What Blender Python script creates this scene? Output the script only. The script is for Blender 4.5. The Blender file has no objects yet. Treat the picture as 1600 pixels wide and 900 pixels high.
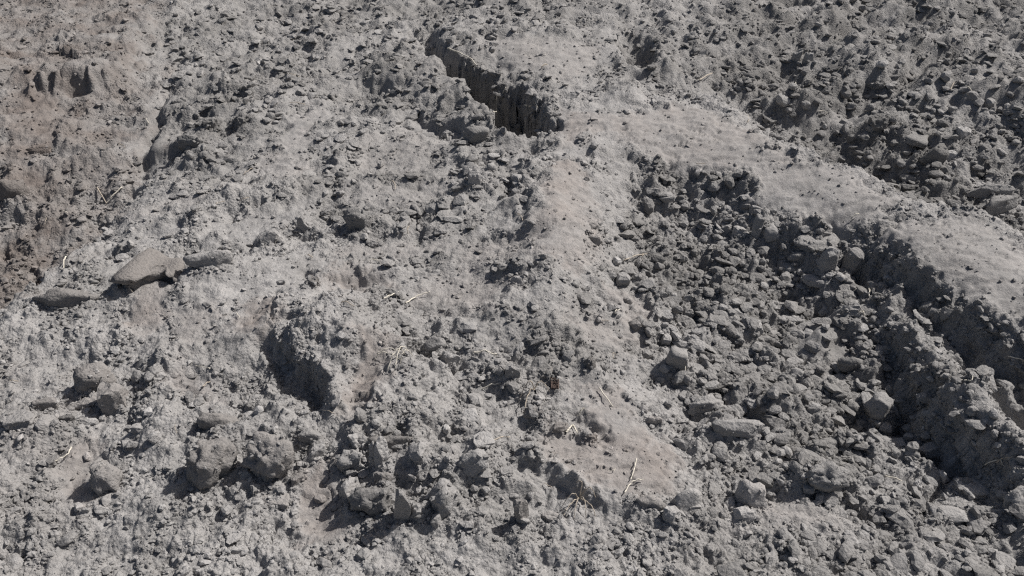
import bpy, math, random
import numpy as np
from mathutils import Vector, Matrix, Euler

random.seed(7)
rng = np.random.default_rng(7)
sc = bpy.context.scene
COL = sc.collection

# ------------------------------------------------------------------ camera
CAM_H, PITCH, FPX = 2.0, math.radians(36.0), 1256.0      # metres, down-tilt, focal length in px of a 1600 px wide frame
cam = bpy.data.cameras.new('camera')
cam_ob = bpy.data.objects.new('camera', cam); COL.objects.link(cam_ob)
cam.sensor_width = 36.0; cam.lens = 36.0 * FPX / 1600.0
cam.clip_start = 0.05; cam.clip_end = 500.0
cam_ob.location = (0, 0, CAM_H)
cam_ob.rotation_euler = (math.pi / 2 - PITCH, 0, 0)
sc.camera = cam_ob

# ------------------------------------------------------------------ sky and sun
SUN_EL, SUN_AZ = math.radians(47.0), math.radians(62.0)   # azimuth clockwise from +Y: beyond the scene, to the right
world = bpy.data.worlds.new('World'); sc.world = world; world.use_nodes = True
wn = world.node_tree.nodes; wl = world.node_tree.links
sky = wn.new('ShaderNodeTexSky'); sky.sky_type = 'NISHITA'; sky.sun_disc = False
sky.dust_density = 4.0; sky.sun_elevation = SUN_EL; sky.sun_rotation = SUN_AZ
wn['Background'].inputs['Strength'].default_value = 0.054
wl.new(sky.outputs[0], wn['Background'].inputs['Color'])
sun = bpy.data.lights.new('sun', 'SUN'); sun.energy = 5.0; sun.angle = math.radians(0.55); sun.color = (1.0, 0.965, 0.92)
sun_ob = bpy.data.objects.new('sun', sun); COL.objects.link(sun_ob)
to_sun = Vector((math.cos(SUN_EL) * math.sin(SUN_AZ), math.cos(SUN_EL) * math.cos(SUN_AZ), math.sin(SUN_EL)))
sun_ob.rotation_euler = (-to_sun).to_track_quat('-Z', 'Y').to_euler()
sun_ob.location = to_sun * 30
sc.view_settings.view_transform = 'Standard'; sc.view_settings.look = 'None'
sc.view_settings.exposure = 0.06; sc.view_settings.gamma = 1.0
sc.view_settings.use_curve_mapping = False
sc.cycles.use_denoising = False; sc.cycles.pixel_filter_type = 'BLACKMAN_HARRIS'; sc.cycles.filter_width = 1.25; sc.cycles.adaptive_threshold = .022
sc.cycles.max_bounces = 4; sc.cycles.diffuse_bounces = 2; sc.cycles.glossy_bounces = 1

# ------------------------------------------------------------------ numpy noise
def _h(ix, iy, s):
    n = (ix.astype(np.int64) * 374761393 + iy.astype(np.int64) * 668265263 + s * 974634777) & 0xffffffff
    n = ((n ^ (n >> 13)) * 1274126177) & 0xffffffff
    n = ((n ^ (n >> 16)) * 2246822519) & 0xffffffff
    return (n ^ (n >> 15)) / 4294967296.0

def perlin(x, y, s=0):
    ix = np.floor(x); iy = np.floor(y); fx = x - ix; fy = y - iy
    u = fx * fx * fx * (fx * (fx * 6 - 15) + 10); v = fy * fy * fy * (fy * (fy * 6 - 15) + 10)
    def g(ax, ay):
        a = _h(ix + ax, iy + ay, s) * 6.2831853
        return np.cos(a) * (fx - ax) + np.sin(a) * (fy - ay)
    a = g(0, 0); b = g(1, 0); c = g(0, 1); d = g(1, 1)
    return 1.5 * ((a + (b - a) * u) + ((c + (d - c) * u) - (a + (b - a) * u)) * v)

def fbm(x, y, s=0, o=4, gain=0.5):
    r = 0; a = 1.0
    for k in range(o):
        r = r + a * perlin(x, y, s + 17 * k); x = x * 2.03 + 3.7; y = y * 2.03 - 1.3; a *= gain
    return r

def sstep(a, b, x):
    t = np.clip((x - a) / (b - a), 0, 1)
    return t * t * (3 - 2 * t)

def pebbles(X, Y, cell, s, prob=0.9, rlo=0.35, rhi=0.8):
    """height of half-buried angular lumps, one per jittered cell"""
    x = X / cell; y = Y / cell; ix = np.floor(x); iy = np.floor(y)
    best = np.zeros_like(x)
    for ax in (-1, 0, 1):
        for ay in (-1, 0, 1):
            cx = ix + ax; cy = iy + ay
            h1 = _h(cx, cy, s); h2 = _h(cx, cy, s + 1); h3 = _h(cx, cy, s + 2); h4 = _h(cx, cy, s + 3)
            dx = x - (cx + h1); dy = y - (cy + h2)
            a = h3 * 6.2832; ca = np.cos(a); sa = np.sin(a)
            du = (dx * ca + dy * sa) * (0.75 + 0.5 * h4); dv = (-dx * sa + dy * ca) * (1.35 - 0.5 * h4)
            h5 = _h(cx, cy, s + 4); r = (rlo + (rhi - rlo) * h5 * h5) * (h4 * 7 % 1 < prob)
            d = 0.55 * np.maximum(np.abs(du), np.abs(dv)) + 0.5 * np.sqrt(du * du + dv * dv)
            d = 0.45 * (np.abs(du) + np.abs(dv)) + 0.5 * d
            hh = np.sqrt(np.maximum(r * r - d * d, 0)) * (0.75 + 0.3 * h1)
            hh = np.minimum(hh, r * (0.45 + 0.4 * h2) + du * (h1 - 0.5) + dv * (h2 - 0.5) * 0.9)
            best = np.maximum(best, hh)
    return best * cell

# ------------------------------------------------------------------ photo pixel -> place on the ground
CT, ST = math.cos(PITCH), math.sin(PITCH)
def W(px, py, z=0.0):
    dx = px - 800.0; dy = FPX * CT + (450.0 - py) * ST; dz = -FPX * ST + (450.0 - py) * CT
    t = (z - CAM_H) / dz
    return dx * t, dy * t
def depth_of(x, y, z):
    return y * CT - (z - CAM_H) * ST

# ------------------------------------------------------------------ landform features
def seg_dist(X, Y, P, vals):
    """distance to a polyline, side sign (+ = right of travel) and values interpolated along it"""
    bd = np.full(X.shape, 1e9); sg = np.zeros(X.shape); vv = np.zeros((len(vals[0]),) + X.shape)
    for k in range(len(P) - 1):
        ax, ay = P[k]; bx, by = P[k + 1]; ex, ey = bx - ax, by - ay; L2 = ex * ex + ey * ey
        t = np.clip(((X - ax) * ex + (Y - ay) * ey) / L2, 0, 1)
        dx = X - ax - t * ex; dy = Y - ay - t * ey; d = np.hypot(dx, dy)
        m = d < bd - 1e-9
        bd = np.where(m, d, bd); sg = np.where(m, np.sign(dx * ey - dy * ex), sg)
        for q in range(len(vals[0])):
            vv[q] = np.where(m, vals[k][q] + (vals[k + 1][q] - vals[k][q]) * t, vv[q])
    return bd, sg, vv

def sub(X, Y, P, R):
    P = np.array(P)
    return (X > P[:, 0].min() - R) & (X < P[:, 0].max() + R) & (Y > P[:, 1].min() - R) & (Y < P[:, 1].max() + R)

def scarp(Z, X, Y, pts, width, reach, side=1):
    """pts (px, py, z of edge, drop): the ground falls away on one side of the line"""
    P = [W(a, b, c) for a, b, c, d in pts]; m = sub(X, Y, P, width + 2.2 * reach)
    if not m.any(): return
    d, s, v = seg_dist(X[m], Y[m], P, [(p[3],) for p in pts])
    sd = d * s * side
    Z[m] -= v[0] * sstep(0, width, sd) * np.exp(-(np.maximum(sd - width, 0) / reach) ** 2)

def ridge(Z, X, Y, pts, wr, wl, p=1.6):
    """pts (px, py, z of crest, height), wr/wl: half widths right/left of travel"""
    P = [W(a, b, c) for a, b, c, d in pts]; m = sub(X, Y, P, 2.6 * max(wr, wl))
    if not m.any(): return
    d, s, v = seg_dist(X[m], Y[m], P, [(q[3],) for q in pts])
    Z[m] += v[0] * np.exp(-(d / np.where(s > 0, wr, wl)) ** p)

def crest(Z, X, Y, pts, wr, wl, p=2.0):
    """pts (px, py, z): pulls the ground to the given height along the line"""
    P = [W(a, b, c) for a, b, c in pts]; m = sub(X, Y, P, 2.6 * max(wr, wl))
    if not m.any(): return
    d, s, v = seg_dist(X[m], Y[m], P, [(q[2],) for q in pts]); k = np.exp(-(d / np.where(s > 0, wr, wl)) ** p)
    Z[m] = Z[m] * (1 - k) + v[0] * k

def trench(Z, X, Y, pts, wall):
    """pts (px, py, z of rim, depth, half width)"""
    P = [W(a, b, c) for a, b, c, d, e in pts]; m = sub(X, Y, P, 0.6)
    if not m.any(): return
    d, s, v = seg_dist(X[m], Y[m], P, [(q[3], q[4]) for q in pts])
    Z[m] -= v[0] * (1 - sstep(-wall, wall, d - v[1]))

def bump(Z, X, Y, px, py, z, rx, ry, amp, rot=0, p=2.0):
    cx, cy = W(px, py, z); m = sub(X, Y, [(cx, cy)], 3 * max(rx, ry))
    if not m.any(): return
    dx = X[m] - cx; dy = Y[m] - cy; a = math.radians(rot); c, s = math.cos(a), math.sin(a)
    u = (dx * c + dy * s) / rx; v = (-dx * s + dy * c) / ry
    Z[m] += amp * np.exp(-(u * u + v * v) ** (p / 2))

def zone(X, Y, pts, z=0.0, soft=0.05):
    P = np.array([W(a, b, z) for a, b in pts]); out = np.zeros(X.shape); m = sub(X, Y, P, soft * 2)
    if not m.any(): return out
    x = X[m]; y = Y[m]; ins = np.zeros(x.shape, bool); bd = np.full(x.shape, 1e9)
    for k in range(len(P)):
        ax, ay = P[k]; bx, by = P[(k + 1) % len(P)]; ex, ey = bx - ax, by - ay
        t = np.clip(((x - ax) * ex + (y - ay) * ey) / (ex * ex + ey * ey), 0, 1)
        bd = np.minimum(bd, np.hypot(x - ax - t * ex, y - ay - t * ey))
        c = ((ay > y) != (by > y)) & (x < (bx - ax) * (y - ay) / (by - ay + 1e-12) + ax); ins ^= c
    out[m] = sstep(-soft, soft, np.where(ins, bd, -bd))
    return out

# broad lie of the land: (px, py, height) control points, gaussian-weighted
CTRL = [(30, 60, .10), (160, 60, .10), (60, 180, .05), (150, 220, .02), (40, 300, -.08), (30, 400, -.24), (110, 300, -.06), (90, 350, -.10),
        (350, 120, .02), (300, 300, .02), (200, 360, .03), (120, 420, .03), (60, 520, .02), (40, 640, .02), (60, 780, .0),
        (220, 520, .06), (300, 480, .08), (450, 420, .06), (430, 300, .04), (540, 220, .05), (560, 120, .03), (640, 160, .06),
        (600, 350, .05), (700, 420, .05), (640, 600, .08), (560, 720, .02), (400, 760, .0), (250, 700, .0), (700, 720, .02),
        (740, 240, .05), (860, 270, .12), (870, 380, .12), (800, 500, .08), (780, 600, .04), (860, 700, .05), (940, 660, .06),
        (980, 740, .05), (900, 140, .12), (1000, 190, .14), (1120, 220, .15), (1250, 270, .14), (1360, 310, .14), (1480, 380, .14),
        (1580, 470, .12), (1020, 330, -.02), (1100, 400, -.09), (1200, 420, -.13), (1160, 520, -.12), (1050, 560, -.04), (1250, 560, -.15),
        (1150, 680, -.08), (1300, 680, -.13), (1380, 640, -.16), (1230, 760, .0), (1100, 780, .02), (1430, 740, -.14), (1500, 790, -.08),
        (1580, 780, -.04), (1560, 690, .02), (1180, 120, .0), (1300, 180, -.06), (1420, 220, -.08), (1540, 280, -.10), (1450, 120, .02),
        (1580, 120, .04), (1050, 110, .08), (800, 60, .14), (1000, 60, .12), (1300, 60, .08), (500, 40, .05), (800, 860, .0), (300, 880, .0), (1300, 880, .02)]
_cp = np.array([W(a, b, c) + (c,) for a, b, c in CTRL])

def macro(X, Y):
    num = np.zeros(X.shape); den = np.full(X.shape, 1e-6)
    for x, y, z in _cp:
        s = 0.17 + 0.045 * y
        w = np.exp(-((X - x) ** 2 + (Y - y) ** 2) / (2 * s * s)) + 1e-5 / (0.3 + (X - x) ** 2 + (Y - y) ** 2)
        num += w * z; den += w
    return num / den

# zones: polygon in photo pixels, height
SMOOTH = [  # (points, z, strength, tan share)
    ([(880, 165), (960, 182), (1050, 160), (1110, 172), (1180, 205), (1250, 245), (1180, 255), (1060, 245), (1010, 232), (990, 215), (940, 200), (905, 225), (872, 235)], .14, 1, .55),
    ([(1170, 250), (1250, 245), (1330, 262), (1400, 300), (1380, 330), (1310, 325), (1250, 305), (1190, 290)], .14, .9, .28),
    ([(1385, 350), (1450, 335), (1530, 345), (1610, 400), (1610, 500), (1550, 480), (1500, 450), (1440, 405), (1405, 370)], .14, .9, .30),
    ([(850, 265), (900, 250), (930, 300), (938, 370), (915, 420), (850, 415), (800, 390), (850, 330)], .12, .75, .75),
    ([(905, 600), (960, 590), (1010, 640), (1042, 700), (1050, 740), (1000, 765), (930, 755), (880, 730), (835, 685), (860, 655), (915, 670)], .06, 1, .9),
    ([(560, 568), (608, 570), (600, 612), (575, 650), (545, 670), (548, 620)], .06, 1, .9),
    ([(362, 482), (430, 472), (450, 500), (410, 532), (362, 525)], .1, .9, 1.),
    ([(470, 745), (520, 735), (542, 780), (540, 850), (455, 850)], .01, 1, .9),
    ([(105, 700), (148, 690), (153, 740), (160, 775), (120, 785), (98, 740)], .0, 1, .8),
    ([(435, 235), (455, 190), (500, 158), (507, 185), (480, 228)], .05, 1, .35),
    ([(285, 575), (340, 588), (352, 622), (310, 620), (283, 602)], .05, .9, .9),
    ([(760, 60), (940, 60), (925, 110), (885, 132), (840, 110), (770, 98)], .14, .7, .4),
    ([(400, 240), (470, 236), (500, 270), (450, 288), (405, 270)], .05, .7, .4),
    ([(540, 300), (680, 286), (720, 306), (640, 330), (540, 325)], .05, .6, .3),
    ([(520, 395), (680, 378), (700, 398), (580, 412), (520, 412)], .05, .75, .5),
    ([(518, 430), (600, 432), (612, 468), (560, 482), (518, 462)], .04, .9, .9),
    ([(660, 442), (750, 425), (800, 470), (770, 500), (690, 500), (640, 482)], .05, .65, .5),
    ([(958, 460), (1000, 455), (1010, 520), (980, 530)], .02, .9, .8),
    ([(880, 500), (990, 515), (985, 540), (900, 545)], .04, .6, .6),
    ([(700, 395), (830, 380), (840, 420), (720, 430)], .08, .5, .5),
    ([(205, 455), (265, 445), (270, 500), (225, 530), (205, 500)], .05, .8, .7),
    ([(265, 500), (330, 490), (330, 545), (280, 560)], .06, .7, .5),
    ([(1130, 780), (1200, 770), (1320, 790), (1330, 830), (1130, 830)], .0, .6, .5),
    ([(0, 160), (60, 110), (90, 160), (60, 240), (0, 260)], .05, .55, 1.),
    ([(190, 330), (330, 300), (380, 310), (300, 330), (190, 350)], .03, .5, .3),
    ([(560, 220), (640, 200), (680, 240), (640, 275), (560, 270)], .05, .55, .4),
    ([(1225, 180), (1340, 165), (1350, 185), (1250, 195)], -.03, .5, .2),
    ([(1440, 130), (1560, 120), (1600, 170), (1480, 165)], .02, .4, .3),
    ([(640, 90), (700, 100), (680, 140), (640, 130)], .06, .4, .3),
]
DARK = [  # moist soil: (points, z, moisture, extra lumpiness)
    ([(960, 335), (1010, 285), (1085, 258), (1160, 268), (1225, 335), (1330, 350), (1350, 440), (1400, 520), (1480, 690), (1430, 760), (1250, 790), (1120, 740), (1060, 660), (1010, 590), (955, 520), (930, 440)], -.08, .68, 1.0),
    ([(965, 345), (1080, 290), (1190, 320), (1250, 400), (1215, 500), (1090, 510), (985, 480)], -.08, 1.0, 1.0), ([(1330, 430), (1420, 520), (1450, 690), (1380, 650), (1320, 540)], -.1, .9, .8),
    ([(1060, 100), (1120, -60), (1760, -60), (1760, 420), (1545, 345), (1430, 308), (1340, 255), (1240, 212), (1150, 165)], -.03, .78, .6),
    ([(1085, 110), (1180, 100), (1300, 120), (1420, 170), (1560, 215), (1760, 300), (1760, 400), (1545, 345), (1430, 300), (1340, 250), (1240, 205), (1150, 160)], -.06, 1.0, .7),
    ([(290, 165), (340, 110), (400, 92), (480, 110), (470, 160), (430, 195), (340, 218), (230, 235), (225, 205)], .02, .5, .8),
    ([(555, 118), (600, 108), (625, 170), (640, 210), (570, 185)], .03, .75, .9),
    ([(675, 168), (735, 165), (765, 212), (740, 228), (695, 222)], .03, .75, .9),
    ([(700, 265), (790, 240), (835, 300), (770, 350), (690, 325)], .06, .55, .8),
    ([(1365, 378), (1440, 440), (1520, 500), (1610, 550), (1610, 700), (1500, 600), (1400, 520), (1340, 440)], -.1, .8, .7),
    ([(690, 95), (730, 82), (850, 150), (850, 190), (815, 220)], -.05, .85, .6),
    ([(590, 505), (700, 520), (740, 590), (700, 600), (620, 560)], .06, .4, .7),
    ([(950, 40), (1030, 50), (1060, 118), (1020, 125), (965, 108)], .08, .7, .6),
    ([(1090, 110), (1140, 100), (1150, 160), (1100, 140)], .08, .5, .6),
    ([(300, 390), (355, 382), (375, 410), (320, 430)], .06, .7, .1),
    ([(190, 405), (285, 400), (290, 455), (190, 450)], .06, .35, .0),
    ([(60, 440), (150, 435), (200, 470), (160, 490), (60, 485)], .04, .5, .0),
    ([(530, 760), (680, 760), (690, 830), (540, 830)], .0, .3, .2),
    ([(1020, 250), (950, 260), (935, 330), (975, 330)], .0, .4, .6),
    ([(1330, 560), (1420, 540), (1520, 720), (1420, 720)], -.15, .7, .1),
    ([(250, -60), (900, -60), (930, 130), (850, 240), (720, 400), (560, 380), (400, 300), (240, 330), (225, 210)], .05, .55, .5),
    ([(540, 420), (700, 330), (830, 400), (960, 520), (900, 640), (700, 640), (600, 560)], .06, .48, .5), ([(900, -60), (1120, -60), (1100, 140), (960, 150)], .1, .4, .5),
    ([(200, 560), (420, 540), (520, 660), (480, 730), (250, 720)], .02, .25, .6), ([(540, 660), (720, 640), (900, 740), (860, 850), (560, 850)], .0, .30, .6),
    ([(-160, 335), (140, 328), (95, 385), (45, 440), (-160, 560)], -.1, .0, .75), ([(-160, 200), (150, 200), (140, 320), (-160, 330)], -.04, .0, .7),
    ([(1080, 700), (1500, 690), (1800, 730), (1800, 1000), (1060, 1000)], .0, .5, .55),
]
BROWN = [([(-260, -90), (262, -90), (235, 200), (150, 325), (75, 400), (40, 440), (-60, 500)], .0, .9),
         ([(-160, 330), (150, 322), (95, 385), (45, 440), (-160, 560)], -.08, 1.2),  # deeper brown: shade of the slope turned from the sun put into colour
         ([(-60, 560), (60, 600), (110, 700), (90, 850), (-60, 850)], .0, .35)]
FLAT = [  # faces cut clean by the bucket: hardly any roughness
    [(1455, 660), (1485, 650), (1520, 690), (1500, 715)],
    [(1250, 470), (1320, 455), (1330, 520), (1260, 525)],
    [(215, 215), (262, 215), (258, 246), (212, 246)],
]

def land(X, Y):
    """returns height, smooth share, moisture, brown share, tan share of the ground at X, Y"""
    X = np.asarray(X, float); Y = np.asarray(Y, float)
    far = sstep(9, 16, np.hypot(X, Y - 3))
    w1 = fbm(X * 5, Y * 5, 3, 3); w2 = fbm(X * 5, Y * 5, 90, 3)
    f1 = fbm(X * 26, Y * 26, 31, 2); f2 = fbm(X * 26, Y * 26, 57, 2)
    Xw = X + 0.035 * w1 + 0.012 * f1; Yw = Y + 0.035 * w2 + 0.012 * f2
    Z = macro(X, Y)
    # cut bank in the far left corner, gouged
    g = 0.05 * np.abs(perlin(X * 5.2 + 7, Y * 1.3, 5)) - .03 * (1 - sstep(0, .25, np.abs(perlin(X * 6.5, Y * 2.2, 8)))) + .05 * w1 + .03 * np.abs(perlin(X * 17, Y * 4, 9))
    scarp(Z, Xw + g, Yw + g * 1.5, [(-160, 118, .05, .0), (-60, 132, .05, -.02), (50, 142, .05, -.06), (100, 146, .05, -.12), (150, 140, .05, -.15), (200, 122, .05, -.14), (238, 95, .06, -.10), (258, 60, .06, -.05), (262, 20, .06, .0)], 0.16, 1.2, -1)
    # crest with the lower brown ground on its left
    scarp(Z, Xw, Yw, [(-120, 560, .04, .14), (-20, 492, .04, .22), (50, 442, .04, .23), (100, 390, .05, .20), (150, 338, .05, .15), (205, 285, .04, .09), (245, 225, .03, .04), (262, 150, .03, .05), (275, 95, .03, .04), (285, 60, .03, .0)], 0.09, 0.9, -1)
    bump(Z, Xw, Yw, 112, 140, .05, .06, .05, -.06)
    # groove below the bank
    ridge(Z, Xw, Yw, [(285, 85, .02, .0), (268, 110, .02, -.07), (256, 150, .02, -.08), (246, 180, .02, -.05), (222, 205, .02, -.06), (205, 232, .02, .0)], .035, .05)
    scarp(Z, Xw, Yw, [(190, 216, .06, .0), (222, 214, .06, .07), (262, 214, .06, .07), (290, 216, .05, .05), (310, 222, .04, .0)], 0.05, 0.25, 1)
    # deep slot at the top
    Xr = X + .055 * w1 + .030 * f1; Yr = Y + .055 * w2 + .030 * f2
    trench(Z, Xr, Yr, [(660, 50, .08, .10, .05), (684, 82, .08, .22, .06), (706, 100, .08, .30, .07), (752, 134, .08, .34, .10), (800, 172, .08, .42, .14), (824, 200, .08, .40, .11)], 0.06)
    ridge(Z, Xr, Yr, [(700, 75, .1, .0), (760, 95, .1, -.03), (815, 125, .1, -.04), (850, 165, .1, -.02), (860, 190, .1, .0)], .10, .10)
    ridge(Z, Xw, Yw, [(570, 20, .08, .0), (640, 82, .08, .03), (720, 150, .08, .05), (790, 212, .10, .05), (830, 232, .10, .0)], .08, .06)
    scarp(Z, Xw, Yw, [(640, 150, .06, .0), (680, 172, .08, .07), (720, 186, .09, .09), (755, 200, .09, .08), (775, 215, .08, .0)], 0.07, 0.16, 1)
    trench(Z, Xw, Yw, [(985, 40, .1, .0, .08), (996, 80, .1, .22, .10), (1004, 96, .1, .20, .08)], 0.06)
    bump(Z, Xw, Yw, 580, 150, .03, .16, .14, -.12); bump(Z, Xw, Yw, 590, 118, .06, .14, .10, .06)
    bump(Z, Xw, Yw, 1040, 110, .1, .10, .10, .09); bump(Z, Xw, Yw, 975, 150, .1, .10, .2, .05)
    # ridge along the left edge of the dark ground at the top right
    scarp(Z, Xw, Yw, [(1000, 70, .1, .0), (1060, 110, .1, .05), (1120, 150, .12, .10), (1180, 198, .14, .14), (1250, 232, .14, .12), (1340, 262, .14, .12), (1420, 306, .14, .14), (1500, 338, .13, .16), (1560, 352, .12, .18), (1640, 410, .12, .2)], 0.16, 0.8, -1)
    # edge of the pale flat over the dark hollow
    scarp(Z, Xw, Yw, [(930, 420, .1, .0), (945, 330, .1, .05), (985, 285, .1, .08), (1060, 258, .12, .10), (1160, 265, .13, .10), (1215, 305, .13, .08), (1290, 332, .13, .10), (1340, 345, .13, .0)], 0.20, 0.5, 1)
    # the deep rut on the right, bank edge then crest then second drop
    scarp(Z, Xw, Yw, [(1318, 338, .13, .0), (1352, 352, .13, .08), (1400, 396, .14, .17), (1445, 432, .14, .20), (1490, 468, .14, .20), (1530, 500, .14, .20), (1570, 525, .13, .20), (1640, 565, .12, .19), (1740, 620, .1, .14)], 0.07, 0.22, 1)
    crest(Z, Xw, Yw, [(1340, 425, -.07), (1380, 460, -.08), (1418, 502, -.08), (1458, 544, -.08), (1498, 578, -.08), (1540, 606, -.07), (1606, 645, -.06), (1700, 700, -.04)], .05, .055)
    crest(Z, Xw, Yw, [(1300, 405, -.07), (1335, 436, -.04), (1372, 472, .0), (1410, 508, .03), (1460, 558, .05), (1510, 612, .07), (1555, 655, .08), (1610, 705, .08), (1700, 780, .07)], .115, .125, 2.3)
    crest(Z, Xw, Yw, [(1325, 470, -.10), (1350, 510, -.11), (1376, 575, -.16), (1393, 642, -.18), (1420, 706, -.18), (1472, 748, -.15), (1540, 772, -.08), (1630, 795, -.04)], .06, .06)
    ridge(Z, X, Y, [(1520, 705, -.12, .0), (1495, 735, -.12, -.04), (1455, 775, -.1, -.05), (1435, 815, -.1, -.03), (1430, 840, -.1, 0)], .012, .022)
    ridge(Z, X, Y, [(1440, 640, -.2, .0), (1395, 680, -.17, -.05), (1360, 700, -.17, .0)], .015, .02)
    bump(Z, Xw, Yw, 1350, 568, -.1, .06, .05, .05, 30, 3); bump(Z, Xw, Yw, 1445, 690, -.14, .08, .05, .05, 20, 3)
    scarp(Z, Xw, Yw, [(1325, 395, -.04, .0), (1340, 400, -.04, .08), (1365, 420, -.04, .08), (1372, 455, -.04, .0)], .06, .14, 1)
    bump(Z, Xw, Yw, 1290, 480, -.1, .12, .05, -.06, 60); ridge(Z, Xw, Yw, [(1300, 445, -.06, 0), (1280, 520, -.08, .06), (1320, 500, -.06, .05), (1340, 455, -.05, .0)], .04, .05)
    bump(Z, Xw, Yw, 1500, 560, -.15, .08, .05, .04)
    bump(Z, Xw, Yw, 1260, 745, .0, .10, .08, .07); bump(Z, Xw, Yw, 1545, 640, .0, .1, .1, .04)
    # knoll with the dark hollow on its left
    bump(Z, Xw, Yw, 525, 540, .14, .24, .20, .12, -35, 2.6)
    bump(Z, Xw, Yw, 480, 490, .12, .20, .16, .05, 0, 2.4)
    crest(Z, Xw, Yw, [(442, 532, .07), (454, 550, .10), (468, 568, .13), (492, 586, .15), (516, 600, .14), (538, 618, .10)], .05, .14)
    crest(Z, Xw, Yw, [(420, 566, .02), (434, 594, .01), (456, 628, -.01), (494, 652, .0)], .05, .05, 3)
    bump(Z, Xw, Yw, 640, 600, .08, .10, .16, .06, -30); bump(Z, Xw, Yw, 690, 500, .06, .20, .08, -.04, -20)
    scarp(Z, Xw, Yw, [(575, 500, .1, .0), (610, 530, .1, .05), (650, 562, .1, .08), (700, 590, .09, .06), (740, 600, .07, .0)], .04, .14, -1)
    bump(Z, Xw, Yw, 560, 455, .03, .11, .05, -.05); bump(Z, Xw, Yw, 488, 440, .04, .025, .025, -.05)
    bump(Z, Xw, Yw, 860, 350, .1, .12, .6, .03, 0); bump(Z, Xw, Yw, 560, 350, .06, .07, .06, .04)
    ridge(Z, X + .1 * w1, Y + .1 * w2, [(930, 190, .12, .02), (885, 260, .12, .05), (870, 340, .12, .07), (850, 430, .1, .06), (800, 520, .08, .05), (740, 600, .06, .02)], .20, .22, 2)
    bump(Z, X, Y, 500, 530, .08, .42, .30, .07, -25); bump(Z, X, Y, 330, 440, .05, .5, .14, .05, 15); ridge(Z, X + .06 * w1, Y + .06 * w2, [(150, 352, .03, .0), (260, 330, .04, .05), (380, 312, .05, .06), (520, 290, .05, .04), (600, 280, .05, .0)], .10, .14, 2)
    bump(Z, X, Y, 380, 160, .03, .40, .25, .07, 20); bump(Z, X, Y, 640, 130, .05, .22, .5, .06, 30); bump(Z, X, Y, 340, 690, .0, .3, .14, .05, 0); bump(Z, X, Y, 600, 720, .0, .26, .16, .06, 0)
    bump(Z, X, Y, 1240, 150, .0, .35, .2, .08, -20); bump(Z, X, Y, 1430, 205, -.05, .40, .14, .09, -25); bump(Z, X, Y, 1560, 130, .0, .3, .2, .06); bump(Z, X, Y, 1320, 215, -.05, .3, .1, -.05, -25); bump(Z, X, Y, 1500, 270, -.08, .3, .1, -.05, -15)
    bump(Z, X, Y, 1130, 470, -.1, .2, .14, .05, 20); bump(Z, X, Y, 1210, 640, -.1, .25, .12, .05, -20); bump(Z, X, Y, 1080, 400, -.06, .14, .2, -.03)
    q = zone(X, Y, [(1060, 90), (1120, -60), (1760, -60), (1760, 420), (1545, 340), (1340, 245), (1180, 165)], -.03, .25)
    fr = fbm((X * .8 + Y * .6) * 1.6, (-X * .6 + Y * .8) * 4.2, 881, 3); Z += q * .085 * fr
    ridge(Z, X + .05 * w1, Y + .05 * w2, [(1395, 352, .14, .0), (1450, 378, .15, .03), (1520, 415, .16, .04), (1600, 460, .15, .04), (1720, 520, .14, .02)], .20, .26, 2)
    for a_, b_, r_, h_ in ((1395, 480, .05, .04), (1432, 522, .05, .05), (1470, 558, .05, .04), (1515, 594, .06, .05), (1565, 624, .07, .05)): bump(Z, Xw, Yw, a_, b_, -.05, r_, r_ * .8, h_, 0, 2.6)
    # footprints and slumps
    bump(Z, Xw, Yw, 575, 620, .05, .05, .16, -.035, -20); bump(Z, Xw, Yw, 500, 790, .0, .08, .14, -.04); bump(Z, Xw, Yw, 130, 740, .0, .06, .12, -.04)
    bump(Z, Xw, Yw, 400, 505, .08, .09, .07, -.03); bump(Z, Xw, Yw, 250, 690, .02, .12, .1, .03); bump(Z, Xw, Yw, 700, 760, .02, .2, .1, .04)
    scarp(Z, Xw, Yw, [(770, 690, .06, .0), (850, 715, .07, .04), (900, 745, .07, .05), (950, 770, .06, .03), (1000, 790, .05, .0)], .04, .12, 1)
    scarp(Z, Xw, Yw, [(890, 610, .06, .0), (925, 640, .07, .03), (960, 660, .07, .03), (985, 690, .06, .0)], .03, .12, 1)
    # masks
    ex = 0.045 * w2 + 0.03 * f1; ey = 0.045 * w1 + 0.03 * f2
    sm = np.zeros(X.shape); e3 = .05 * fbm(X * 12, Y * 12, 77, 3); tan = np.zeros(X.shape); wet = np.zeros(X.shape); lump = np.full(X.shape, .42); br = np.zeros(X.shape)
    for pts, z, s, t in SMOOTH:
        k = zone(X + ex + .6 * e3, Y + ey - .6 * e3, pts, z, .05); sm = np.maximum(sm, k * s); tan = np.maximum(tan, k * t)
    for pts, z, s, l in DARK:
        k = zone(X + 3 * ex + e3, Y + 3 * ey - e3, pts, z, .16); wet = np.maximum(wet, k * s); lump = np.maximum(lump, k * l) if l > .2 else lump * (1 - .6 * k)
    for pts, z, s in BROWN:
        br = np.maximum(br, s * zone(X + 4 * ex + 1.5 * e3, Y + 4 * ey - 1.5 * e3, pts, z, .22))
    flat = np.zeros(X.shape)
    for pts in FLAT:
        flat = np.maximum(flat, zone(X + .4 * ex, Y + .4 * ey, pts, -.02, .03))
    smz = sm.copy(); patch = sstep(-.25, .5, fbm(X * 3.1 + 9, Y * 3.1, 201, 3))
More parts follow.
